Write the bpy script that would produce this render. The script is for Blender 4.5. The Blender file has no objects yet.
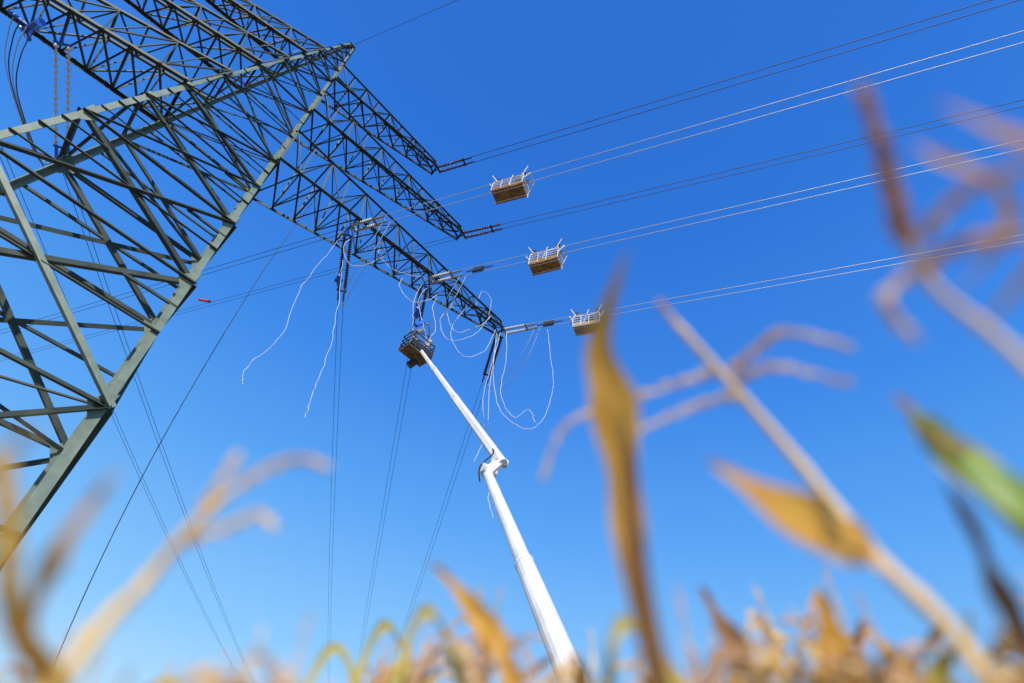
import bpy, math, random
from mathutils import Vector, Matrix
V=Vector
random.seed(4)
sc=bpy.context.scene
COL=sc.collection
# ---------------------------------------------------------------- camera
CAMZ=1.0
pitch=math.radians(45.7)
fwd=V((0,math.cos(pitch),math.sin(pitch))); upL=V((0,-math.sin(pitch),math.cos(pitch))); rt=V((1,0,0))
Xc=(rt*.982+upL*.187).normalized(); Yc=(rt*-.187+upL*.982).normalized()
cam=bpy.data.objects.new("camera",bpy.data.cameras.new("camera")); COL.objects.link(cam)
M=Matrix((Xc,Yc,-fwd)).transposed().to_4x4(); M.translation=V((0,0,CAMZ)); cam.matrix_world=M
cam.data.sensor_width=36; cam.data.lens=17.58; cam.data.clip_start=.02; cam.data.clip_end=6000
cam.data.dof.use_dof=True; cam.data.dof.focus_distance=34; cam.data.dof.aperture_fstop=.45
sc.camera=cam
sc.view_settings.view_transform='Standard'; sc.view_settings.look='None'; sc.view_settings.exposure=0
# ---------------------------------------------------------------- world
w=bpy.data.worlds.new("World"); sc.world=w; w.use_nodes=True
nt=w.node_tree; N=nt.nodes; L=nt.links
sky=N.new('ShaderNodeTexSky'); sky.sky_type='NISHITA'; sky.sun_disc=False
SUN_AZ=184; SUN_EL=35
sky.sun_elevation=math.radians(SUN_EL); sky.sun_rotation=math.radians(SUN_AZ); sky.dust_density=.3
sc1=N.new('ShaderNodeVectorMath'); sc1.operation='SCALE'; sc1.inputs['Scale'].default_value=.025
L.new(sky.outputs[0],sc1.inputs[0])
tc=N.new('ShaderNodeTexCoord'); sx=N.new('ShaderNodeSeparateXYZ'); L.new(tc.outputs['Generated'],sx.inputs[0])
rp=N.new('ShaderNodeValToRGB'); L.new(sx.outputs['Z'],rp.inputs[0])
cr=rp.color_ramp
stops=[(0,(.50,.74,.95)),(.2,(.215,.54,.96)),(.42,(.085,.37,.93)),(.62,(.036,.25,.85)),(.85,(.016,.172,.72)),(1,(.013,.15,.66))]
cr.elements[0].position=0; cr.elements[0].color=(*stops[0][1],1)
cr.elements[1].position=1; cr.elements[1].color=(*stops[-1][1],1)
for p,c in stops[1:-1]:
    e=cr.elements.new(p); e.color=(*c,1)
add=N.new('ShaderNodeVectorMath'); add.operation='ADD'
L.new(sc1.outputs[0],add.inputs[0]); L.new(rp.outputs[0],add.inputs[1])
L.new(add.outputs[0],N['Background'].inputs[0]); N['Background'].inputs[1].default_value=.9
sd=bpy.data.lights.new("sun",'SUN'); sd.energy=5; sd.angle=math.radians(.5); sd.color=(1,.93,.82)
so=bpy.data.objects.new("sun",sd); COL.objects.link(so)
d=V((math.sin(math.radians(SUN_AZ))*math.cos(math.radians(SUN_EL)),math.cos(math.radians(SUN_AZ))*math.cos(math.radians(SUN_EL)),math.sin(math.radians(SUN_EL))))
so.rotation_euler=d.to_track_quat('Z','Y').to_euler()
# ---------------------------------------------------------------- materials
def mat(name,c1,c2=None,rough=.6,metal=0,scale=3,detail=5,stretch=None,transl=0,bump=0,spec=.5):
    m=bpy.data.materials.new(name); m.use_nodes=True; n=m.node_tree.nodes; l=m.node_tree.links
    b=n['Principled BSDF']; b.inputs['Roughness'].default_value=rough; b.inputs['Metallic'].default_value=metal
    b.inputs['Specular IOR Level'].default_value=spec
    tx=n.new('ShaderNodeTexCoord'); nz=n.new('ShaderNodeTexNoise'); nz.inputs['Scale'].default_value=scale; nz.inputs['Detail'].default_value=detail
    if stretch:
        mp=n.new('ShaderNodeMapping'); mp.inputs['Scale'].default_value=stretch
        l.new(tx.outputs['UV'],mp.inputs[0]); l.new(mp.outputs[0],nz.inputs['Vector'])
    else: l.new(tx.outputs['Object'],nz.inputs['Vector'])
    r=n.new('ShaderNodeValToRGB'); r.color_ramp.elements[0].position=.35; r.color_ramp.elements[1].position=.65
    r.color_ramp.elements[0].color=(*c1,1); r.color_ramp.elements[1].color=(*(c2 or c1),1)
    l.new(nz.outputs['Fac'],r.inputs[0]); l.new(r.outputs[0],b.inputs['Base Color'])
    if bump:
        bp=n.new('ShaderNodeBump'); bp.inputs['Strength'].default_value=bump; l.new(nz.outputs['Fac'],bp.inputs['Height']); l.new(bp.outputs[0],b.inputs['Normal'])
    if transl:
        t=n.new('ShaderNodeBsdfTranslucent'); l.new(r.outputs[0],t.inputs[0]); mx=n.new('ShaderNodeMixShader'); mx.inputs[0].default_value=transl
        l.new(b.outputs[0],mx.inputs[1]); l.new(t.outputs[0],mx.inputs[2]); l.new(mx.outputs[0],n['Material Output'].inputs[0])
    return m
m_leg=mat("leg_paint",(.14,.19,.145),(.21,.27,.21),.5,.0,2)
m_br=mat("shaded_steel_paint",(.028,.041,.032),(.056,.077,.06),.55,.0,1.2,spec=.3)  # green tower steel with the shade of its undersides put into the colour
m_alu=mat("new_aluminium",(.45,.45,.45),(.55,.55,.55),.5,.4,5)
m_old=mat("weathered_wire",(.05,.055,.06),(.08,.08,.085),.6,.3,5)
m_rope=mat("white_rope",(.62,.62,.62),(.72,.72,.72),.8,0,20)
m_glass=mat("brown_insulator",(.05,.035,.03),(.08,.05,.04),.2,0,8)
m_pins=mat("pale_insulator",(.40,.45,.5),(.55,.58,.6),.25,0,8)
m_pinw=mat("white_insulator",(.70,.74,.78),(.82,.84,.86),.3,0,8)
m_blue=mat("blue_paint",(.02,.13,.65),(.03,.17,.75),.4,0,5)
m_white=mat("white_paint",(.62,.63,.62),(.78,.78,.77),.35,0,1.2)
m_grey=mat("grey_metal",(.25,.26,.27),(.35,.35,.36),.4,.6,6)
m_dark=mat("dark_metal",(.03,.03,.035),(.05,.05,.055),.5,.3,6)
m_tan=mat("plywood",(.16,.09,.03),(.34,.21,.07),.7,0,3)
m_tanp=mat("pale_plywood",(.30,.25,.18),(.42,.36,.28),.7,0,3)
m_tand=mat("dark_plywood",(.12,.075,.035),(.24,.155,.07),.7,0,3)
m_red=mat("red_cloth",(.5,.02,.03),(.6,.03,.04),.8)
m_rub=mat("rubber",(.02,.02,.02),(.03,.03,.03),.9)
m_win=mat("cab_glass",(.02,.03,.04),(.03,.04,.05),.05)
m_soil=mat("soil",(.13,.09,.055),(.2,.15,.09),.95,0,1.5,8,bump=.5)
m_stalk=mat("dry_stalk",(.62,.42,.20),(.82,.63,.34),.7,0,6,6,bump=.2,stretch=(2,6,1))
m_stalko=mat("yellow_stalk",(.66,.35,.05),(.92,.60,.12),.65,0,5,6,bump=.2,stretch=(2,6,1))
m_leaf=mat("dry_leaf",(.50,.34,.15),(.84,.66,.34),.65,0,3,6,stretch=(7,1.2,1),transl=.3)
m_leafo=mat("orange_leaf",(.54,.23,.03),(.95,.56,.09),.65,0,2.2,6,stretch=(4,1.0,1),transl=.42)
m_leafb=mat("brown_leaf",(.15,.07,.03),(.38,.21,.08),.75,0,3,6,stretch=(7,1.2,1),transl=.25)
m_leafg=mat("green_leaf",(.08,.22,.012),(.27,.40,.035),.5,0,2,6,stretch=(7,1.2,1),transl=.3)
m_leafy=mat("yellow_green_leaf",(.40,.38,.04),(.66,.52,.12),.5,0,2,6,stretch=(7,1.2,1),transl=.35)
m_tas=mat("tassel_straw",(.60,.37,.12),(.92,.66,.28),.8,0,30,4)
m_tasp=mat("tassel_purple",(.34,.16,.08),(.82,.54,.30),.8,0,60,4)
# ---------------------------------------------------------------- mesh builder
class MB:
    def __init__(s): s.v=[];s.f=[];s.uv=[]
    def prism(s,p1,p2,prof,ref=None,prof2=None):
        p1=V(p1);p2=V(p2); z=(p2-p1)
        if z.length<1e-5: return
        z.normalize(); ref=V(ref) if ref is not None else V((0,0,1))
        if abs(z.dot(ref.normalized()))>.97: ref=V((1,.3,0))
        x=(ref-z*ref.dot(z)).normalized(); y=z.cross(x)
        n=len(prof); b=len(s.v); prof2=prof2 or prof
        for (p,pr) in ((p1,prof),(p2,prof2)):
            for a,c in pr: s.v.append(p+x*a+y*c)
        for i in range(n):
            j=(i+1)%n; s.f.append((b+i,b+j,b+n+j,b+n+i))
        s.f.append(tuple(b+i for i in reversed(range(n)))); s.f.append(tuple(b+n+i for i in range(n)))
    def L(s,p1,p2,a,t=None,ref=None):
        t=t or a*.14
        s.prism(p1,p2,[(0,0),(a,0),(a,t),(t,t),(t,a),(0,a)],ref)
    def bar(s,p1,p2,a,b=None,ref=None,a2=None,b2=None):
        b=b or a; h,k=a/2,b/2
        pr=[(-h,-k),(h,-k),(h,k),(-h,k)]; pr2=None
        if a2: h,k=a2/2,(b2 or a2)/2; pr2=[(-h,-k),(h,-k),(h,k),(-h,k)]
        s.prism(p1,p2,pr,ref,pr2)
    def rbar(s,p1,p2,a,b,ref=None,c=.15,a2=None,b2=None):
        def pr(a,b):
            h,k=a/2,b/2;q=c*min(a,b)
            return [(-h+q,-k),(h-q,-k),(h,-k+q),(h,k-q),(h-q,k),(-h+q,k),(-h,k-q),(-h,-k+q)]
        s.prism(p1,p2,pr(a,b),ref,pr(a2 or a,b2 or b))
    def tube(s,pts,r,n=6,rs=None):
        pts=[V(p) for p in pts]; b=len(s.v); m=len(pts); x=None
        for i,p in enumerate(pts):
            t=(pts[min(i+1,m-1)]-pts[max(i-1,0)]).normalized()
            if x is None:
                x=t.orthogonal().normalized()
            else:
                x=(x-t*x.dot(t)).normalized()
            y=t.cross(x); rr=rs[i] if rs else r
            for k in range(n):
                a=2*math.pi*k/n; s.v.append(p+x*math.cos(a)*rr+y*math.sin(a)*rr)
        for i in range(m-1):
            for k in range(n):
                k2=(k+1)%n; s.f.append((b+i*n+k,b+i*n+k2,b+(i+1)*n+k2,b+(i+1)*n+k))
        s.f.append(tuple(b+k for k in reversed(range(n)))); s.f.append(tuple(b+(m-1)*n+k for k in range(n)))
    def obj(s,name,m,parent=None,label=None,cat=None,group=None,smooth=False,uvs=None):
        me=bpy.data.meshes.new(name); me.from_pydata([tuple(q) for q in s.v],[],s.f)
        if uvs:
            ul=me.uv_layers.new(name="UVMap")
            for lp in me.loops: ul.data[lp.index].uv=uvs[lp.vertex_index]
        me.materials.append(m)
        if smooth:
            for p in me.polygons: p.use_smooth=True
        me.update()
        o=bpy.data.objects.new(name,me); COL.objects.link(o)
        if parent: o.parent=parent
        meta(o,label,cat,group)
        return o
def meta(o,label=None,cat=None,group=None):
    if label:o["label"]=label
    if cat:o["category"]=cat
    if group:o["group"]=group
def empty(name,loc,label,cat,group=None):
    o=bpy.data.objects.new(name,None); COL.objects.link(o); o.location=loc; o.empty_display_size=.3
    meta(o,label,cat,group); return o
def par(o,p):
    o.parent=p; o.matrix_parent_inverse=Matrix.Translation(p.location).inverted(); return o
def spl(pts,n=6):
    pts=[V(p) for p in pts]; out=[]
    for i in range(len(pts)-1):
        p0=pts[max(i-1,0)];p1=pts[i];p2=pts[i+1];p3=pts[min(i+2,len(pts)-1)]
        for k in range(n):
            t=k/n
            out.append(.5*((2*p1)+(p2-p0)*t+(2*p0-5*p1+4*p2-p3)*t*t+(3*p1-p0-3*p2+p3)*t**3))
    out.append(pts[-1]); return out
# ---------------------------------------------------------------- ground
g=MB(); S=2500; g.v=[V((-S,-S,0)),V((S,-S,0)),V((S,S,0)),V((-S,S,0))]; g.f=[(0,1,2,3)]
o=g.obj("ground",m_soil); o["kind"]="structure"
# ---------------------------------------------------------------- tower
TC=V((-19.8,15.2,0)); Z=V((0,0,1))
def azv(a): a=math.radians(a); return V((math.sin(a),math.cos(a),0))
ea=azv(59); eb=azv(-31)          # crossarm axes
ba=azv(50); bb=azv(-40)          # body axes
HT=51.0
def wa(z): return .30+.121*(HT-z)
def wb(z): return .24+.062*(HT-z)
SG=((1,1),(-1,1),(-1,-1),(1,-1))
def corner(z,i):
    sa,sb=SG[i]
    return TC+ba*sa*wa(z)+bb*sb*wb(z)+Z*z
tower=empty("transmission_tower",TC,"tall green lattice transmission tower with three crossarm levels","pylon")
lv=[0,10.4,17.4,22.2,26,29,32.4,36.4,39.6,42.5,44.9,47,49,51]
for i in range(4):
    sa,sb=SG[i]
    b=MB()
    for z0,z1,s in ((0,10.4,.38),(10.4,29,.31),(29,42.5,.22),(42.5,51,.15)):
        p1,p2=corner(z0,i),corner(z1,i); t=s*.13
        for dirv,oth in ((ba*-sa,bb*-sb),(bb*-sb,ba*-sa)):
            b.bar(p1+dirv*s/2+oth*t/2,p2+dirv*s/2+oth*t/2,s,t,ref=dirv)
    par(b.obj("tower_leg",m_leg),tower)
    for z in lv[1:6]:
        p=corner(z,i); sz=.68 if z<25 else .45
        for dirv,oth in ((ba*-sa,bb*-sb),(bb*-sb,ba*-sa)):
            b=MB(); q=p-oth*.012; b.prism(q-oth*.012,q+oth*.012,[(-.0,-sz),(sz*.45,-sz*.8),(sz,0),(sz*.45,sz*.8),(0,sz)],ref=dirv)
            par(b.obj("gusset_plate",m_leg),tower)
br=MB()
for k in range(len(lv)-1):
    z0,z1=lv[k],lv[k+1]; s=.23 if z0<18 else (.165 if z0<28 else .105)
    for i in range(4):
        j=(i+1)%4; a0,b0,a1,b1=corner(z0,i),corner(z0,j),corner(z1,i),corner(z1,j)
        wide=(i%2==0)
        br.L(a1,b1,s*.85)
        if k==1 and i==2:
            br.L(a0,b1,s,ref=bb)      # the pale one of this X is a part of its own
            pb=MB(); pb.L(b0-bb*.06,a1-bb*.06,.30,ref=bb*-1); par(pb.obj("pale_diagonal_brace",m_leg),tower)
        elif wide or z0>=28 or z0<10:
            br.L(a0,b1,s); br.L(b0,a1,s,ref=(1,1,0))
        else:
            if k%2: br.L(a0,b1,s*.85)
            else: br.L(b0,a1,s*.85)
        wd0=(b0-a0).length; wd1=(b1-a1).length; t=wd0/(wd0+wd1)
        X=a0.lerp(b1,t); am=a0.lerp(a1,t); bm=b0.lerp(b1,t); r=s*.5
        if z0<33 and wide:
            br.L(am,bm,s*.6)
            if 10<z0<26 and i==2:
                for P,Q in ((a1,am),(b1,bm),(a0,am)): br.L(P.lerp(Q,.5),P.lerp(X,.5),r)
    c=[corner(z1,i) for i in range(4)]
    if k%2==0: br.L(c[0],c[2],s*.5); br.L(c[1],c[3],s*.5)
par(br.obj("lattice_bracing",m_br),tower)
def arm(side,z,Lg,dh,n,tipw=.35):
    b=MB()
    tip=TC+ea*side*Lg+Z*z
    ch=[]
    for sb in (1,-1):
        ci=SG.index((side,sb))
        lo=corner(z,ci)+bb*sb*.35; hi=corner(z+dh,ci)+bb*sb*.1
        tl=tip+eb*sb*tipw; th=tip+eb*sb*tipw+Z*.5-ea*side*.3
        b.L(lo,tl,.21,ref=Z*-1 if sb>0 else Z); b.L(hi,th,.17,ref=Z); ch.append((lo,tl,hi,th))
    def P(sb,top,f):
        lo,tl,hi,th=ch[sb]; return hi.lerp(th,f) if top else lo.lerp(tl,f)
    for k in range(n+1):
        f=k/n; r=.08 if k%2 else .11
        for A,B in ((P(0,0,f),P(1,0,f)),(P(0,1,f),P(1,1,f)),(P(0,0,f),P(0,1,f)),(P(1,0,f),P(1,1,f))): b.L(A,B,r)
        if k<n:
            f2=(k+1)/n
            b.L(P(0,0,f),P(1,0,f2),.09); b.L(P(1,0,f),P(0,0,f2),.09,ref=ea)
            for sb in (0,1):
                if k%2: b.L(P(sb,0,f),P(sb,1,f2),.09)
                else: b.L(P(sb,1,f),P(sb,0,f2),.09)
            if k%2: b.L(P(0,1,f),P(1,1,f2),.075)
            else: b.L(P(1,1,f),P(0,1,f2),.075)
    b.bar(tip-eb*(tipw+.25),tip+eb*(tipw+.25),.25,.06,ref=Z)
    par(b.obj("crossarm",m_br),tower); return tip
arm(1,29,21.9,4.3,13); arm(-1,29,21.9,4.3,13)
arm(1,36.4,16.2,3.9,10); arm(-1,36.4,16.2,3.9,10)
arm(1,42.5,11.9,3.6,8); arm(-1,42.5,11.9,3.6,8)
b=MB(); b.bar(TC+Z*50.9,TC+Z*51.8,.5,.5,a2=.12,b2=.12); par(b.obj("peak_cap",m_br),tower)
# ---------------------------------------------------------------- insulators + lines
RD=azv(118); DD=azv(-6.5); BK=azv(-63)
def ribbed(b,p,q,n=16,r=.14,r0=.05):
    pts=[];rs=[];p=V(p);q=V(q)
    for i in range(n):
        for f,rr in ((.0,r0),(.25,r0),(.3,r),(.62,r*.75),(.66,r0)):
            pts.append(p.lerp(q,(i+f)/n)); rs.append(rr)
    pts.append(q); rs.append(r0); b.tube(pts,r0,8,rs)
def insul(p,dr,Lg,m,clamp,group,label,drop=.10,rr=.14,sep=.22):
    dv=(dr-Z*drop).normalized(); sv=dr.cross(Z).normalized()
    e=empty("insulator_string",p,label,"insulator",group)
    for s in (-sep,sep):
        b=MB(); ribbed(b,p+dv*.45+sv*s,p+dv*(Lg-.5)+sv*s,n=int(Lg*4.7) if sep<.3 else int(Lg*2.6),r=rr); par(b.obj("insulator_discs",m,smooth=True),e)
        b=MB(); b.bar(p+dv*(Lg-.42)+sv*s*.9,p+dv*(Lg+.35)+sv*s*.9,.13,.1); par(b.obj("line_clamp",clamp),e)
    w_=sep+.13
    b=MB(); b.bar(p+dv*.4-sv*w_,p+dv*.4+sv*w_,.14,.05,ref=dv); b.bar(p,p+dv*.4,.07); par(b.obj("yoke_plate",clamp),e)
    b=MB(); b.bar(p+dv*(Lg-.45)-sv*w_,p+dv*(Lg-.45)+sv*w_,.14,.05,ref=dv); par(b.obj("yoke_plate",clamp),e)
    for q,sg in ((.5,1),(Lg-.5,-1)):
        b=MB(); b.tube(spl([p+dv*q+Z*.02,p+dv*(q+.15*sg)+Z*.4,p+dv*(q+.5*sg)+Z*.5],4),.02,5); par(b.obj("arcing_horn",m_grey),e)
    return p+dv*(Lg+.3)
def wire(p,dr,slope,sagk,length,m,label,group,r=.024,cat="power line",n=60,name="conductor"):
    pts=[]
    for i in range(n+1):
        s=length*(i/n)**1.7; pts.append(p+dr*s+Z*(-slope*s+sagk*s*s))
    b=MB(); b.tube(pts,r,6); return b.obj(name,m,label=label,cat=cat,group=group,smooth=True)
lin="conductors strung from the tower crossarms"
insg="insulator strings on the tower"
def phase(t,z,dr,m,mi,clamp,lab,Lg=3.4,slope=.07,length=300,sp=.2,r=.024,side=1,horn=.1,rr=.14,sep=.22):
    p=TC+ea*side*t+Z*z
    q=insul(p,dr,Lg,mi,clamp,insg,lab,horn,rr,sep)
    sv=dr.cross(Z).normalized()
    for s in (-sp,sp): wire(q+sv*s,dr,slope,slope/length,length,m,"bright new twin aluminium conductor" if m==m_alu else "dark weathered twin conductor wire",lin,r)
    return q
lab1="brown twin insulator string with steel yoke on crossarm tip"
lab2="pale twin insulator string with blue clamp under the crossarm"
R={}
RS=.010
R['t3']=phase(11.9,42.4,RD,m_old,m_glass,m_dark,lab1,sp=.25,slope=.04,horn=.05,r=.028)
R['t2']=phase(16.2,36.3,RD,m_old,m_glass,m_dark,lab1,sp=.2,slope=.05,horn=.05,r=.022)
R['a']=phase(8.8,28.9,RD,m_alu,m_pins,m_grey,lab2,Lg=2.6,sp=.25,slope=RS,horn=.0,r=.020)
R['b']=phase(15,28.9,RD,m_alu,m_pins,m_grey,lab2,Lg=2.6,sp=.25,slope=RS,horn=.0,r=.020)
R['c']=phase(21.9,28.9,RD,m_alu,m_pins,m_grey,lab2,Lg=2.6,sp=.25,slope=RS,horn=.0,r=.020)
D={}
D['a']=phase(8.8,28.9,DD,m_old,m_glass,m_blue,lab2,r=.018,horn=.25,Lg=5.2,rr=.14)
D['b']=phase(15,28.9,DD,m_old,m_glass,m_blue,lab2,r=.018,horn=.25,rr=.14)
D['c']=phase(21.9,28.9,DD,m_old,m_glass,m_dark,lab1,r=.018,horn=.25,Lg=4.6)
D['la']=phase(8.8,28.9,DD,m_old,m_pinw,m_blue,lab2,r=.018,side=-1,horn=.5,Lg=6.4,rr=.14,sep=.34)
D['lb']=phase(15,28.9,DD,m_old,m_pins,m_blue,lab2,r=.018,side=-1,horn=.25)
for key,off in (('a',2.2),('b',1.6)):
    q=D[key]-DD*off
    b=MB(); b.rbar(q-Z*.35-DD*.5,q-Z*.35+DD*.5,.3,.24,c=.25); b.tube([q-ea*.24-Z*.4,q+ea*.24-Z*.4],.22,14); b.obj("hoist_block",m_blue,label="blue hoist block hanging on the insulator string",cat="hoist",group="blue hoist blocks")
wire(TC+Z*51.8,RD,.02,.02/300,300,m_old,"thin earth wire from the tower peak",lin,.02)
for t,z in ((8.8,28.9),(16.2,36.3)):
    for s in (-.2,.2):
        wire(TC+ea*t+Z*z+DD*s,BK,.06,.06/300,300,m_old,"thin dark conductor running away behind the tower",lin,.018)
def rope(pts,m,label,name="rope",r=.018,cat="rope",group=None,n=8,wig=0,seed=0):
    P=spl(pts,n); rnd=random.Random(seed)
    if wig:
        for i in range(1,len(P)-1): P[i]=P[i]+V((rnd.uniform(-1,1),rnd.uniform(-1,1),rnd.uniform(-1,1)))*wig
        P=spl(P,3)
    b=MB(); b.tube(P,r,6); return b.obj(name,m,label=label,cat=cat,group=group,smooth=True)
for k,(A,B) in enumerate(((R['a'],D['a']),(R['b'],D['b']),(R['c'],D['c']))):
    md=(A+B)/2
    for o_ in (0,.4):
        rope([A+ea*o_,A.lerp(md,.35)-Z*(1.6+o_)+ea*o_,md-Z*(2.4+o_)+ea*o_,B.lerp(md,.35)-Z*(1.6+o_)+ea*o_,B+ea*o_],m_alu,"bright jumper cable looping below the crossarm","jumper_cable",.022,"cable","jumper cables")
pl=TC-ea*8.8+Z*28.9
cl=pl-ea*.9-Z*.7; A=cl+ea*.1
for i,off in enumerate((0,.4,.8,1.2)):
    o_=ea*-off*.8
    rope([A+o_,A-Z*(1.5-off)+DD*1+o_*1.5,A-Z*(2.6-off)+DD*2.8+o_*1.5,D['la']-Z*(1.2-off*.5)+o_,D['la']+o_*.3],m_old if i%2==0 else m_alu,"jumper cable hanging below the crossarm","jumper_cable",.028 if i%2==0 else .022,"cable","jumper cables")
b=MB(); b.rbar(cl-RD*.7+Z*.1,cl+RD*.7-Z*.1,.5,.35,c=.25); b.bar(cl,cl+Z*.9,.12); b.bar(cl-RD*.6-ea*.3,cl-RD*.6+ea*.5-Z*.5,.16); b.bar(cl-RD*.2,cl-ea*1.1-Z*.1,.14); b.obj("hoist_block",m_blue,label="blue hoist clamp hanging under the crossarm",cat="hoist",group="blue hoist blocks")
rg="loose ropes hanging from the crossarm"
rope([(-12.4,19.8,29),(-12.6,19.9,26),(-12.9,20.2,22.5),(-12.3,20.3,19),(-12.9,20.3,16.5),(-12.6,20.4,15.4)],m_rope,"frayed pale rope hanging from the crossarm",group=rg,wig=.055,seed=1,r=.014)
rope([(-11.6,20.1,26),(-10.3,20.6,21.5),(-9.7,20.8,18.5),(-9.5,21,16.2),(-9.2,21,14.6)],m_rope,"frayed pale rope hanging from the crossarm",group=rg,wig=.055,seed=2,r=.014)
LR="white rope looping below the conductors"
for i,pts in enumerate((
 [(-1.2,26.4,28.8),(-.9,26.2,24.5),(.1,26.1,21.2),(1.9,25.9,20.0),(2.9,25.7,20.9),(3.3,25.4,23.5),(2.9,25.2,26),(2.4,24.9,28.6)],
 [(-1.0,26.3,28.8),(-1.0,26,24),(-.5,26.1,20),(.5,26.1,17.6),(.3,26.0,15.2),(.8,26,13.8)],
 [(-.6,26.1,28.8),(-.2,25.9,26),(-.1,25.9,22.6),(1.0,26,20.8),(1.9,25.7,21.4),(2.4,25.6,20.4)],
 [(-1.3,26.3,28.8),(-1.1,26.2,25.5),(-1.2,26.1,22.0),(-.6,26,19.2),(-.9,26,17.0)],
 [(-4.4,24.3,29),(-5.2,24,26.5),(-4.2,24,24.6),(-2.6,24.3,26),(-2,25,28.8)],
 [(-4.6,24.2,29),(-4.9,24,27.3),(-3.9,24.1,25.6),(-2.4,24.5,27.2),(-1.9,25.1,29)],
 [(-3.8,24.6,29),(-4.3,24.3,25.8),(-3.1,24.5,23.9),(-1.8,25.2,25.4),(-1.4,26,28.6)],
 [(-3.2,24.9,29),(-3.0,24.6,31),(-2.2,24.9,30.6),(-2.1,25.3,28.9)],
 [(-8,22.3,29),(-8.3,22.2,27.2),(-7.2,22.4,26),(-6.2,23,27.1),(-5.6,23.4,28.9)],
 [(-11.5,20,29),(-11.9,19.8,27.2),(-11,20.2,25.8),(-10,20.6,27),(-9.6,21,28.8)],
 [(-9.8,20.8,29),(-9.9,20.4,27.9),(-8.8,20.9,27.1),(-7.5,21.9,28.0),(-7,22.4,28.9)],
 [(-6.4,23,29),(-6.9,23,27),(-6.1,23.2,25),(-5.4,23.6,23.6)],
 [(-7,22.7,29),(-7.1,22.8,26.5),(-6.6,23.1,24.5),(-6.3,23.4,23.2)],
 [(-5.6,23.4,29),(-5.9,23.4,27),(-5.2,23.6,25),(-5.6,23.7,23.6)])):
    rope(pts,m_rope,LR,group=rg,wig=.03,seed=i+3,r=.017)
rope([(-14.6,18.3,29),(-15.0,19.5,22),(-15.6,22.5,12),(-16.3,26.5,4.6),(-17,31,0)],m_old,"long dark pulling rope running down to the ground",r=.02)
b=MB(); b.tube([(-17.9,20.5,20.6),(-17.3,20.6,20.7)],.07,8); b.obj("safety_marker",m_red,label="small red marker tied to the tower leg",cat="marker")
# ---------------------------------------------------------------- line trolleys
def trolley(P,dr,cableh,sd,mt,lab):
    rnd=random.Random(sd)
    sv=dr.cross(Z).normalized()
    e=empty("line_trolley",P-Z*cableh,lab,"work basket","work baskets riding on the conductors")
    base=P-Z*cableh; hl,hw,hh=.95,.44,.30
    tilt=rnd.uniform(-.05,.05)
    c=lambda a,s,z: base+dr*a+sv*s+Z*(z+a*tilt)
    b=MB(); b.bar(c(-hl,0,0),c(hl,0,0),hw*2,.06,ref=sv); par(b.obj("floor_panel",mt),e)
    for s in (-1,1): 
        b=MB(); b.bar(c(-hl,s*hw,hh/2+.04),c(hl,s*hw,hh/2+.04),.04,hh,ref=sv); par(b.obj("side_panel",mt),e)
        b=MB(); b.bar(c(s*(hl-.02),-hw+.03,hh/2+.04),c(s*(hl-.02),hw-.03,hh/2+.04),.04,hh,ref=dr); par(b.obj("side_panel",mt),e)
    b=MB(); top=.95
    def rod(p,q,r): b.tube([p,q],r/2,6)
    for z in (.48,.72,top):
        for s in (-1,1): rod(c(-hl,s*(hw+.05),z),c(hl,s*(hw+.05),z),.05)
        for s in (-1,1): rod(c(s*(hl+.04),-hw,z),c(s*(hl+.04),hw,z),.05)
    for s in (-.3,.3): rod(c(-hl-.1,s,-.06),c(hl+.1,s,-.06),.05)
    for a in (-1,-.4,.2,1):
        for s in (-1,1): rod(c(a*hl,s*(hw+.05),-.02),c(a*hl,s*(hw+.05),top),.05)
    for s in (-1,1):
        for a in (-1,1):
            rod(c(a*hl,s*(hw+.05),top),c(a*hl*.85,s*.25,cableh+.1),.08); rod(c(a*.1*hl,s*(hw+.05),top),c(a*hl*.85,s*.25,cableh),.06)
            rod(c(a*hl,s*(hw+.05),.5),c(a*hl*1.35,s*(hw-.1),1.1+rnd.random()*.35),.06)
    for a in (-1,1):
        rod(c(a*hl*.85,-.45,cableh-.2),c(a*hl*.85,.45,cableh-.2),.10); rod(c(a*hl*1.35,-.38,1.2),c(a*hl*1.35,.38,1.2),.08)
        rod(c(a*hl*.85,.4,cableh-.2),c(a*hl*1.2,.55,cableh+.4),.07)
    rod(c(-.5,-.1,.3),c(.1,.25,1.85),.07); rod(c(.4,.1,.3),c(.75,-.3,1.7),.06)
    par(b.obj("white_railing",m_white),e)
    x0=rnd.uniform(-.7,-.2)
    b=MB(); b.rbar(c(x0,-.2,.62),c(x0+.5,-.2,.62),.4,.35); par(b.obj("tool_box",m_grey),e)
    b=MB(); b.rbar(c(x0+.85,.15,.75),c(x0+1.1,.15,.75),.7,.3); par(b.obj("tool_box",m_dark),e)
    b=MB(); b.tube([c(x0+.55,-.15,1.0),c(x0+.75,-.15,1.0)],.2,14); par(b.obj("cable_reel",m_dark),e)
    for a in (-1,1):
        for s in (-1,1):
            w_=MB(); q=c(a*hl*.85,s*.25,cableh+.14)
            w_.tube([q-sv*.06,q-sv*.02,q+sv*.02,q+sv*.06],.15,14,rs=[.18,.11,.11,.18]); par(w_.obj("pulley_wheel",m_dark),e)
def on(q,s): return q+RD*s+Z*(-RS*s)
tl="wooden work basket with white rails riding on twin conductors"
trolley(on(R['a'],9.0),RD,1.4,1,m_tan,tl); trolley(on(R['b'],6.3),RD,1.5,2,m_tan,tl); trolley(on(R['c'],4.0),RD,1.4,3,m_tanp,"paler grey work basket with white rails on twin conductors")
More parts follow.
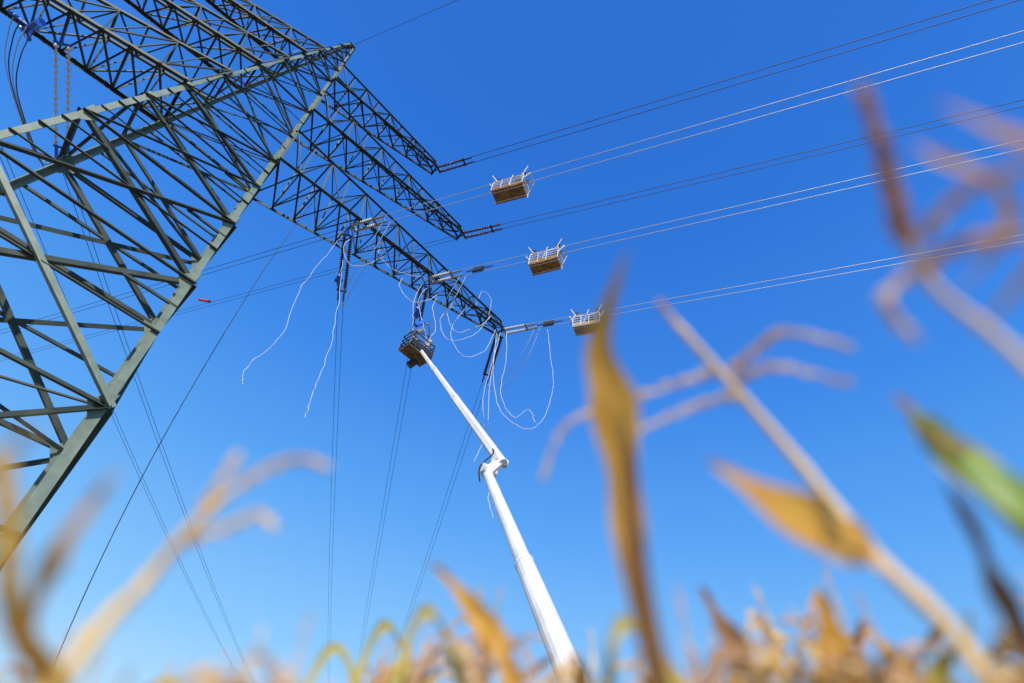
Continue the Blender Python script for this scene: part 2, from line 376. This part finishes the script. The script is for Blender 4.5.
for k,s0 in (('b',.9),('c',.6)):
    b=MB(); q=on(R[k],s0); b.rbar(q,q+RD*.8,.5,.16,ref=Z,c=.3); b.bar(q-RD*.5,q+RD*1.5,.06)
    b.obj("cable_clamp",m_dark,label="dark cable clamp gripping the twin conductors",cat="clamp",group="cable clamps")
# ---------------------------------------------------------------- boom lift truck
tr=empty("boom_lift_truck",(3.3,9.9,0),"white truck-mounted boom lift reaching up to the crossarm","boom lift")
piv=V((2.9,10.75,2.4)); kn=V((.02,16.6,10.85)); ub=V((-5.55,23.3,22.5)); k2=V((.40,16.75,11.6))
b=MB(); dv=(kn-piv)
def octo(b,p,q,s0,s1,n=16): b.tube([p,q],s0,n,[s0/2,s1/2])
for f0,f1,s0,s1 in ((-.04,.5,.62,.52),(.5,.99,.46,.37)):
    octo(b,piv+dv*f0,piv+dv*f1,s0,s1); octo(b,piv+dv*(f1-.008),piv+dv*(f1+.004),s1+.025,s1+.025)
par(b.obj("lower_boom",m_white),tr)
dv=(ub-k2)
b=MB()
for f0,f1,s0,s1 in ((-.02,.45,.40,.36),(.45,.75,.32,.29),(.75,1,.26,.22)):
    b.rbar(k2+dv*f0,k2+dv*f1,s0,s0*.85,ref=Z,a2=s1,b2=s1*.85,c=.28)
    b.rbar(k2+dv*(f1-.007),k2+dv*(f1+.003),s1+.04,s1*.85+.04,ref=Z,c=.28)
par(b.obj("upper_boom",m_white),tr)
b=MB(); b.rbar(kn+V((-.08,-.05,-.1)),k2+V((.03,.02,-.05)),.42,.4,ref=Z,c=.3)
b.tube([kn+V((-.24,-.18,.12)),kn+V((.28,.18,.16))],.17,16); b.tube([k2+V((-.25,-.18,-.05)),k2+V((.25,.18,0))],.17,16)
par(b.obj("boom_knuckle",m_white),tr)
b=MB(); b.tube(spl([kn+V((-.22,-.2,-.5)),kn+V((-.32,-.2,.1)),k2+V((-.32,-.1,.15)),k2+V((-.36,.2,.6))],5),.03,6); par(b.obj("hydraulic_hose",m_rub),tr)
b=MB(); b.rbar(k2+dv*.08+V((.1,0,-.28)),k2+V((.22,-.1,-.3)),.1,.1,c=.3); par(b.obj("hydraulic_cylinder",m_grey),tr)
b=MB(); b.tube([(3.1,10.3,1.25),(3.1,10.3,1.5)],.95,24); b.rbar((3.1,10.3,1.5),(3.05,10.45,2.5),.8,1.0,ref=(1,0,0)); b.tube([piv+V((-.6,-.25,0)),piv+V((.6,.25,0))],.2,12)
par(b.obj("turntable",m_grey),tr)
hd=azv(80); sd_=azv(170); bc=V((3.3,9.9,0))
c=lambda a,s,z: bc+hd*a+sd_*s+Z*z
b=MB(); 
for s in (-.45,.45): b.bar(c(-3.2,s,.85),c(4,s,.85),.12,.3,ref=sd_)
b.bar(c(-3.3,0,1.16),c(2.2,0,1.16),2.3,.16,ref=sd_)
for a in (-2.6,1.7):
    b.bar(c(a,-1.7,.75),c(a,1.7,.75),.2)
    for s in (-1.7,1.7): b.bar(c(a,s,.04),c(a,s,1.0),.14); b.bar(c(a-.25,s,.03),c(a+.25,s,.03),.5,.05,ref=sd_)
par(b.obj("chassis",m_dark),tr)
b=MB(); b.prism(c(3.1,-1.1,0),c(3.1,1.1,0),[(.55,-.8),(2.45,-.8),(2.5,.1),(2.35,.5),(1.5,.85),(.55,.95)],ref=Z); par(b.obj("cab",m_white),tr)
b=MB(); b.bar(c(3.05,-1.112,1.95),c(3.05,1.112,1.95),.6,.9,ref=Z); par(b.obj("cab_window",m_win),tr)
for a in (-2.0,-.9,3.0):
    for s in (-1,1):
        b=MB(); b.tube([c(a,s*.85,.5),c(a,s*.88,.5),c(a,s*1.1,.5),c(a,s*1.13,.5)],.5,20,rs=[.42,.5,.5,.42]); par(b.obj("wheel",m_rub),tr)
        b=MB(); b.tube([c(a,s*1.12,.5),c(a,s*1.15,.5)],.26,16); par(b.obj("rim",m_grey),tr)
hb=V((.75,.66,0)).normalized(); sb_=hb.cross(Z); bk=V((-5.9,23.6,22.3))
c=lambda a,s,z: bk+hb*a+sb_*s+Z*z
b=MB(); b.bar(c(-.9,0,0),c(.9,0,0),1.05,.07,ref=sb_); par(b.obj("bucket_floor",m_tand),tr)
b=MB()
for z in (.12,.45,.8,1.2):
    for s in (-.54,.54): b.bar(c(-.92,s,z),c(.92,s,z),.06)
    for a in (-.92,.92): b.bar(c(a,-.54,z),c(a,.54,z),.06)
for a in (-.92,-.46,0,.46,.92):
    for s in (-.54,.54): b.bar(c(a,s,0),c(a,s,1.2),.06)
b.bar(c(-.9,-.5,1.2),c(-.5,-.3,2.9),.06); b.bar(c(.7,.3,1.2),c(.1,.1,3.0),.06); b.bar(c(-.5,-.3,2.9),c(.1,.1,3.0),.07); b.bar(c(-.9,.5,1.2),c(.1,.1,2.2),.05)
b.bar(c(.7,-.4,1.2),c(.6,-.2,2.4),.09); b.bar(c(.6,-.2,2.4),c(-.5,-.3,2.1),.06)
par(b.obj("bucket_railing",m_dark),tr)
b=MB(); b.bar(c(-.88,-.58,.35),c(.88,-.58,.35),.5,.03,ref=Z); b.bar(c(-.88,.58,.35),c(.88,.58,.35),.5,.03,ref=Z); b.rbar(c(.2,-.7,-.4),c(.5,-.2,.3),.4,.4)
par(b.obj("bucket_panel",m_dark),tr)
b=MB(); b.rbar(c(-.6,-.1,.9),c(-.1,.1,.9),.6,.5); b.rbar(c(.3,.1,.4),c(.6,.2,1.7),.34,.34); b.rbar(c(-.7,.2,1.3),c(-.3,.3,1.9),.26,.3); par(b.obj("equipment_case",m_grey),tr)
b=MB(); b.tube([c(-.5,0,1.1),c(-.5,.1,2.8)],.06,6); b.rbar(c(-.7,0,2.2),c(-.3,.1,2.9),.26,.24); par(b.obj("lifting_tool",m_blue),tr)
# ---------------------------------------------------------------- corn
def leafmesh(path,width,m,face,name="leaf",parent=None,fold=.25,base=.35,wave=.006,seed=0,peak=.3,pw=1.7,uneven=.12):
    rnd=random.Random(seed); P=spl(path,7); n=len(P); b=MB(); uv=[]; ph=rnd.random()*6
    face=V(face).normalized(); prev=None
    for i,p in enumerate(P):
        t=(P[min(i+1,n-1)]-P[max(i-1,0)]).normalized(); f=i/(n-1)
        sdv=t.cross(face)
        if sdv.length<.15 and prev: sdv=prev
        sdv=(sdv-t*sdv.dot(t)).normalized()
        if prev and sdv.dot(prev)<0: sdv=-sdv
        prev=sdv; nn=sdv.cross(t).normalized()
        if f<peak: wd=base+(1-base)*(math.sin(f/peak*math.pi/2))
        else: wd=max(.02,(1-((f-peak)/(1-peak))**pw))
        wd*=width/2*(1+uneven*math.sin(f*11+ph)+uneven*.6*math.sin(f*23+ph*2))
        for k,u in enumerate((-1,-.5,0,.5,1)):
            off=sdv*u*wd+nn*(abs(u)*wd*fold*2+ (wave*math.sin(ph+f*17+u*2) if abs(u)==1 else 0))
            b.v.append(p+off); uv.append((k/4+seed*.37,f*3))
    for i in range(n-1):
        for k in range(4):
            a=i*5+k; b.f.append((a,a+1,a+6,a+5))
    return b.obj(name,m,parent,smooth=True,uvs=uv)
def stalkmesh(path,r0,r1,parent=None,m=None):
    P=spl(path,8); n=len(P); b=MB(); rs=[(r0+(r1-r0)*i/(n-1))*(1.18 if i%5==0 else 1) for i in range(n)]
    b.tube(P,r0,8,rs)
    uv=[(k/8,i/n*6) for i in range(n) for k in range(8)]
    return b.obj("stalk",m or m_stalk,parent,smooth=True,uvs=uv)
def tasselmesh(branches,r,parent=None,seed=0,m=None,per=4,fz=.45):
    rnd=random.Random(seed); b=MB()
    for br_ in branches:
        P=spl(br_,8); n=len(P)
        b.tube(P,r*.35,5,[r*.4*(1-.6*i/n) for i in range(n)])
        for i in range(1,n):
            for k in range(per):
                t=(P[i]-P[i-1]); tn=t.normalized(); o_=tn.orthogonal().normalized(); o_.rotate(Matrix.Rotation(rnd.random()*6.28,3,tn))
                s0=P[i-1]+t*rnd.random(); ln=r*2.6*(.7+rnd.random()*.6)*(1-.45*i/n)
                e_=s0+tn*ln+o_*ln*fz
                b.tube([s0,s0.lerp(e_,.5)+o_*r*.1,e_],r*.3,4,[r*.12,r*.30,r*.05])
    return b.obj("tassel",m or m_tas,parent)
CG="dry corn plants in the field"
def plant(loc,label):
    return empty("corn_plant",V(loc),label,"corn plant",CG)
e=plant((.42,1.02,0),"withered corn plant with one tall upright brown leaf")
par(stalkmesh([(.42,1.02,0),(.38,.97,.7),(.34,.92,1.22)],.014,.010),e)
CAMD=(-.1,-.8,.05)
par(leafmesh([(.34,.92,1.2),(.27,.83,1.38),(.24,.77,1.5),(.20,.70,1.61),(.16,.63,1.69),(.178,.485,1.80)],.080,m_leafo,CAMD,seed=1,fold=.12,base=.3,peak=.60,pw=1.1,uneven=.16),e)
par(leafmesh([(.338,.915,1.2),(.274,.82,1.38),(.250,.76,1.5),(.216,.69,1.61)],.034,m_leafb,CAMD,seed=2,fold=.3,base=.7,peak=.2),e)
e=plant((.92,.78,0),"tall dry corn stalk with drooping orange leaf and tassel")
par(stalkmesh([(.92,.78,0),(.85,.76,.8),(.76,.75,1.27),(.69,.79,1.46),(.59,.80,1.68),(.38,.75,1.93)],.019,.008),e)
par(leafmesh([(.70,.79,1.44),(.64,.75,1.44),(.56,.71,1.43),(.47,.69,1.45),(.37,.70,1.52)],.100,m_leafo,(-.45,-.75,.0),seed=3,base=.4,fold=.12,peak=.45),e)
par(tasselmesh([[(.52,.78,1.77),(.45,.83,1.77),(.33,.90,1.72)],[(.50,.78,1.80),(.56,.71,1.80),(.67,.66,1.74)],[(.49,.77,1.82),(.53,.70,1.84),(.57,.65,1.85),(.66,.61,1.79)],[(.45,.77,1.85),(.38,.75,1.93),(.33,.72,1.96)],[(.48,.77,1.83),(.35,.85,1.80),(.25,.89,1.76),(.16,.95,1.72),(.13,1.02,1.62)]],.008,seed=1,per=6,fz=.6),e)
e=plant((.78,.42,0),"dry corn plant topped by a branched brown tassel")
par(stalkmesh([(.78,.42,0),(.72,.40,.9),(.66,.38,1.48),(.59,.37,1.65),(.54,.33,1.71)],.011,.005),e)
par(tasselmesh([[(.55,.34,1.70),(.52,.30,1.745),(.485,.24,1.81),(.45,.19,1.875)]],.0085,seed=2,m=m_tasp,per=14,fz=.8),e)
par(tasselmesh([[(.545,.33,1.69),(.555,.27,1.70),(.56,.22,1.68),(.555,.18,1.63)],[(.55,.34,1.66),(.57,.30,1.65),(.60,.26,1.62)],[(.56,.35,1.67),(.52,.39,1.63),(.55,.41,1.58)]],.0075,seed=2,m=m_tas,per=6,fz=.6),e)
FR=(-.35,-.45,.1)
par(leafmesh([(.62,.36,1.58),(.62,.26,1.60),(.57,.165,1.625),(.52,.155,1.66),(.455,.15,1.705)],.026,m_leafo,FR,seed=21,base=.2,peak=.75,wave=.002),e)
par(leafmesh([(.60,.36,1.63),(.605,.27,1.645),(.565,.225,1.67),(.52,.22,1.70),(.475,.21,1.735)],.022,m_leafo,FR,seed=23,base=.2,peak=.7,wave=.002),e)
par(leafmesh([(.575,.355,1.66),(.555,.32,1.65),(.58,.28,1.64),(.61,.255,1.62)],.022,m_leafo,FR,seed=22,base=.5,peak=.5,wave=.002),e)
e=plant((.87,.65,0),"half green corn plant with a broad drooping leaf")
par(stalkmesh([(.87,.65,0),(.86,.62,.7),(.865,.585,1.2)],.013,.010),e)
GF=(-.35,-.6,.1)
par(leafmesh([(.865,.585,1.195),(.82,.566,1.35),(.764,.568,1.45),(.744,.598,1.56),(.728,.62,1.657)],.056,m_leafg,GF,seed=5,base=.6,fold=.12,peak=.55),e)
par(leafmesh([(.748,.592,1.545),(.735,.613,1.63),(.723,.634,1.70)],.030,m_leafb,GF,seed=6,base=.8,fold=.12,peak=.3),e)
par(leafmesh([(.87,.60,1.195),(.823,.580,1.35),(.769,.583,1.449),(.749,.613,1.566),(.731,.634,1.663)],.072,m_leafy,GF,seed=15,base=.6,fold=.10,peak=.55),e)
e=plant((.84,.76,0),"dry corn plant with a shrivelled dark leaf")
par(stalkmesh([(.84,.76,0),(.83,.72,.7),(.79,.70,1.22)],.012,.009),e)
par(leafmesh([(.79,.70,1.2),(.775,.685,1.33),(.76,.66,1.42),(.735,.63,1.53)],.035,m_leafb,(-.3,-.8,.1),seed=6,base=.5),e)
e=plant((-.50,.74,0),"bent dry corn plant with straw tassel")
par(stalkmesh([(-.50,.74,0),(-.47,.76,.6),(-.45,.77,1.09),(-.48,.86,1.21),(-.45,.84,1.30),(-.42,.83,1.37)],.012,.006,m=m_stalko),e)
par(tasselmesh([[(-.42,.83,1.37),(-.38,.83,1.42),(-.33,.83,1.45),(-.29,.84,1.45)],[(-.46,.85,1.28),(-.41,.86,1.32),(-.37,.86,1.35),(-.34,.87,1.34)],[(-.45,.84,1.32),(-.44,.82,1.38),(-.43,.81,1.42)]],.0065,seed=3,m=m_tas,per=6,fz=.6),e)
e=plant((-.61,.99,0),"thick yellow corn stalk curving over at the top")
par(stalkmesh([(-.61,.99,0),(-.575,.98,.8),(-.56,.97,1.07),(-.548,.88,1.10),(-.535,.78,1.115),(-.535,.71,1.145),(-.55,.65,1.20),(-.575,.59,1.26)],.017,.009,m=m_stalko),e)
par(leafmesh([(-.537,.79,1.115),(-.52,.73,1.16),(-.50,.68,1.23),(-.485,.66,1.30)],.022,m_leafo,(.3,-.8,.2),seed=7,base=.5,peak=.4,fold=.15),e)
e=plant((-.62,.62,0),"thin pale dry corn plant beside the bent one")
par(stalkmesh([(-.64,.62,0),(-.60,.60,.7),(-.54,.57,1.12),(-.50,.52,1.22)],.007,.004),e)
par(leafmesh([(-.54,.57,1.12),(-.51,.53,1.19),(-.49,.51,1.23),(-.475,.50,1.26)],.014,m_leaf,(.4,-.6,.1),seed=17,base=.6,peak=.5,fold=.15),e)
e=plant((.22,1.35,0),"low dry corn plant with pointed yellow leaf")
par(stalkmesh([(.22,1.35,0),(.20,1.3,.7),(.17,1.27,1.22)],.013,.009),e)
par(leafmesh([(.17,1.27,1.2),(.11,1.255,1.31),(.05,1.25,1.37),(-.02,1.23,1.42),(-.09,1.21,1.46)],.05,m_leafo,(0,-.8,-.1),seed=9,base=.5,peak=.4),e)
e=plant((.85,1.25,0),"dry corn plant with broad orange leaf")
par(stalkmesh([(.85,1.25,0),(.85,1.22,.8),(.84,1.2,1.3)],.014,.009),e)
par(leafmesh([(.84,1.2,1.28),(.845,1.19,1.37),(.83,1.16,1.46),(.81,1.13,1.54)],.08,m_leafo,(-.3,-.9,.3),seed=10,base=.6,peak=.4),e)
e=plant((.70,1.32,0),"dry corn plant with curled brown leaf")
par(stalkmesh([(.70,1.32,0),(.69,1.3,.8),(.68,1.29,1.32)],.014,.009),e)
par(leafmesh([(.68,1.29,1.3),(.67,1.28,1.40),(.63,1.275,1.47),(.59,1.27,1.55)],.06,m_leafb,(-.3,-.9,.3),seed=11,base=.6,peak=.4),e)
# generic plants -------------------------------------------------
def variant(seed):
    rnd=random.Random(seed); H=1.75
    parts=[]
    lean=V((rnd.uniform(-.15,.15),rnd.uniform(-.15,.15),0))
    path=[V((0,0,0)),lean*.3+Z*.6,lean*.6+Z*1.2,lean+Z*(H-.25)]
    parts.append(stalkmesh(path,.014,.006))
    P=spl(path,10)
    a0=rnd.random()*6.28
    for i in range(7):
        z=.35+i*.16; p=P[min(len(P)-1,int(z/(H-.25)*(len(P)-1)))]
        a=a0+i*math.pi+rnd.uniform(-.6,.6); dv=V((math.cos(a),math.sin(a),0)); ln=rnd.uniform(.3,.55)*(1 if i<5 else .65)
        up=rnd.uniform(.05,.3); dr=rnd.uniform(.0,.55)
        if i>=5 and rnd.random()<.6: up=.25;dr=rnd.uniform(-.1,.25)
        pts=[p,p+dv*ln*.3+Z*up*.7,p+dv*ln*.7+Z*(up-.1*dr),p+dv*ln*(1-.2*dr)+Z*(up-dr)+V((rnd.uniform(-.05,.05),rnd.uniform(-.05,.05),0))]
        mm=rnd.choice([m_leaf,m_leaf,m_leafo,m_leaf,m_leafb])
        if seed in (3,5) and i in(4,6): mm=m_leafy
        parts.append(leafmesh(pts,rnd.uniform(.028,.045),mm,Z*.6+V((0,-.8,0)),seed=seed*10+i,base=.5,wave=.012))
    top=P[-1]; brs=[[top-Z*.03,top+Z*.14,top+Z*.3+lean*.2]]
    for i in range(6):
        a=rnd.random()*6.28; dv=V((math.cos(a),math.sin(a),0)); s=top+Z*(.01+.015*i)
        brs.append([s,s+dv*.06+Z*.09,s+dv*.13+Z*.11,s+dv*.20+Z*rnd.uniform(-.05,.12)])
    parts.append(tasselmesh(brs,.010,seed=seed,per=3,m=rnd.choice([m_tas,m_tasp,m_tas])))
    return parts
vs=[variant(s) for s in range(1,6)]
def place(parts,loc,rot,s,label):
    e=plant(loc,label); e.rotation_euler=(0,0,rot); e.scale=(s,s,s)
    for p in parts:
        q=p.copy(); COL.objects.link(q); q.parent=e
    return e
rnd=random.Random(37)
CL="dry straw-coloured corn plant with tassel"
for k in range(54):
    az=-30+k*1.65+rnd.uniform(-1.4,1.4); dd=rnd.uniform(1.0,1.9)
    f=min(1,max(0,(az+36)/46)); el=4.6+f*14.2*rnd.uniform(.55,1.22)
    if 5<az<14: el=min(el,16.2)
    H=1+dd*math.tan(math.radians(el)); a=math.radians(az)
    place(rnd.choice(vs),(dd*math.sin(a),dd*math.cos(a),0),rnd.uniform(-.9,.9)+(math.pi if rnd.random()<.2 else 0),H/1.8,CL)
y=2.2
while y<7.2:
    x=-4.8
    while x<7.5:
        x+=rnd.uniform(.25,.5)*(1.3 if y<4 else 1.8)
        yy=y+rnd.uniform(-.15,.15); az=math.degrees(math.atan2(x,yy)); dd=math.hypot(x,yy)
        if az<-42 or az>60: continue
        f=min(1,max(0,(az+38)/50)); elm=3+f*9.3
        H=1+dd*math.tan(math.radians(elm*rnd.uniform(.5,1.0)))
        H=min(2.2,max(1.1,H))
        place(rnd.choice(vs),(x,yy,0),rnd.random()*6.28,H/1.85,CL)
    y+=.75
for v in vs:
    for p in v: bpy.data.objects.remove(p)
# far field mass
b=MB(); rnd=random.Random(5)
for k in range(900):
    x=rnd.uniform(-30,30); yv=rnd.uniform(7.5,34)
    if abs(x-3.3)<5 and 7.5<yv<12.5: continue
    if (V((x,yv,0))-TC).length<9: continue
    H=rnd.uniform(1.2,1.6); base=V((x,yv,0)); top=base+V((rnd.uniform(-.1,.1),rnd.uniform(-.1,.1),H))
    b.tube([base,top],.015,4,[.016,.006])
    for i in range(7):
        a=rnd.random()*6.28; dv=V((math.cos(a),math.sin(a),0)); sdv=V((-dv.y,dv.x,0)); s=base.lerp(top,.2+.11*i); ln=rnd.uniform(.3,.55); n0=len(b.v)
        for f,zz,ww in ((0,0,.02),(.4,.16,.035),(.8,.08,.025),(1,-.12,.003)):
            b.v.append(s+dv*ln*f+Z*zz+sdv*ww); b.v.append(s+dv*ln*f+Z*zz-sdv*ww)
        for q in range(3): b.f.append((n0+q*2,n0+q*2+1,n0+q*2+3,n0+q*2+2))
o=b.obj("corn_field",m_tas); o["kind"]="stuff"
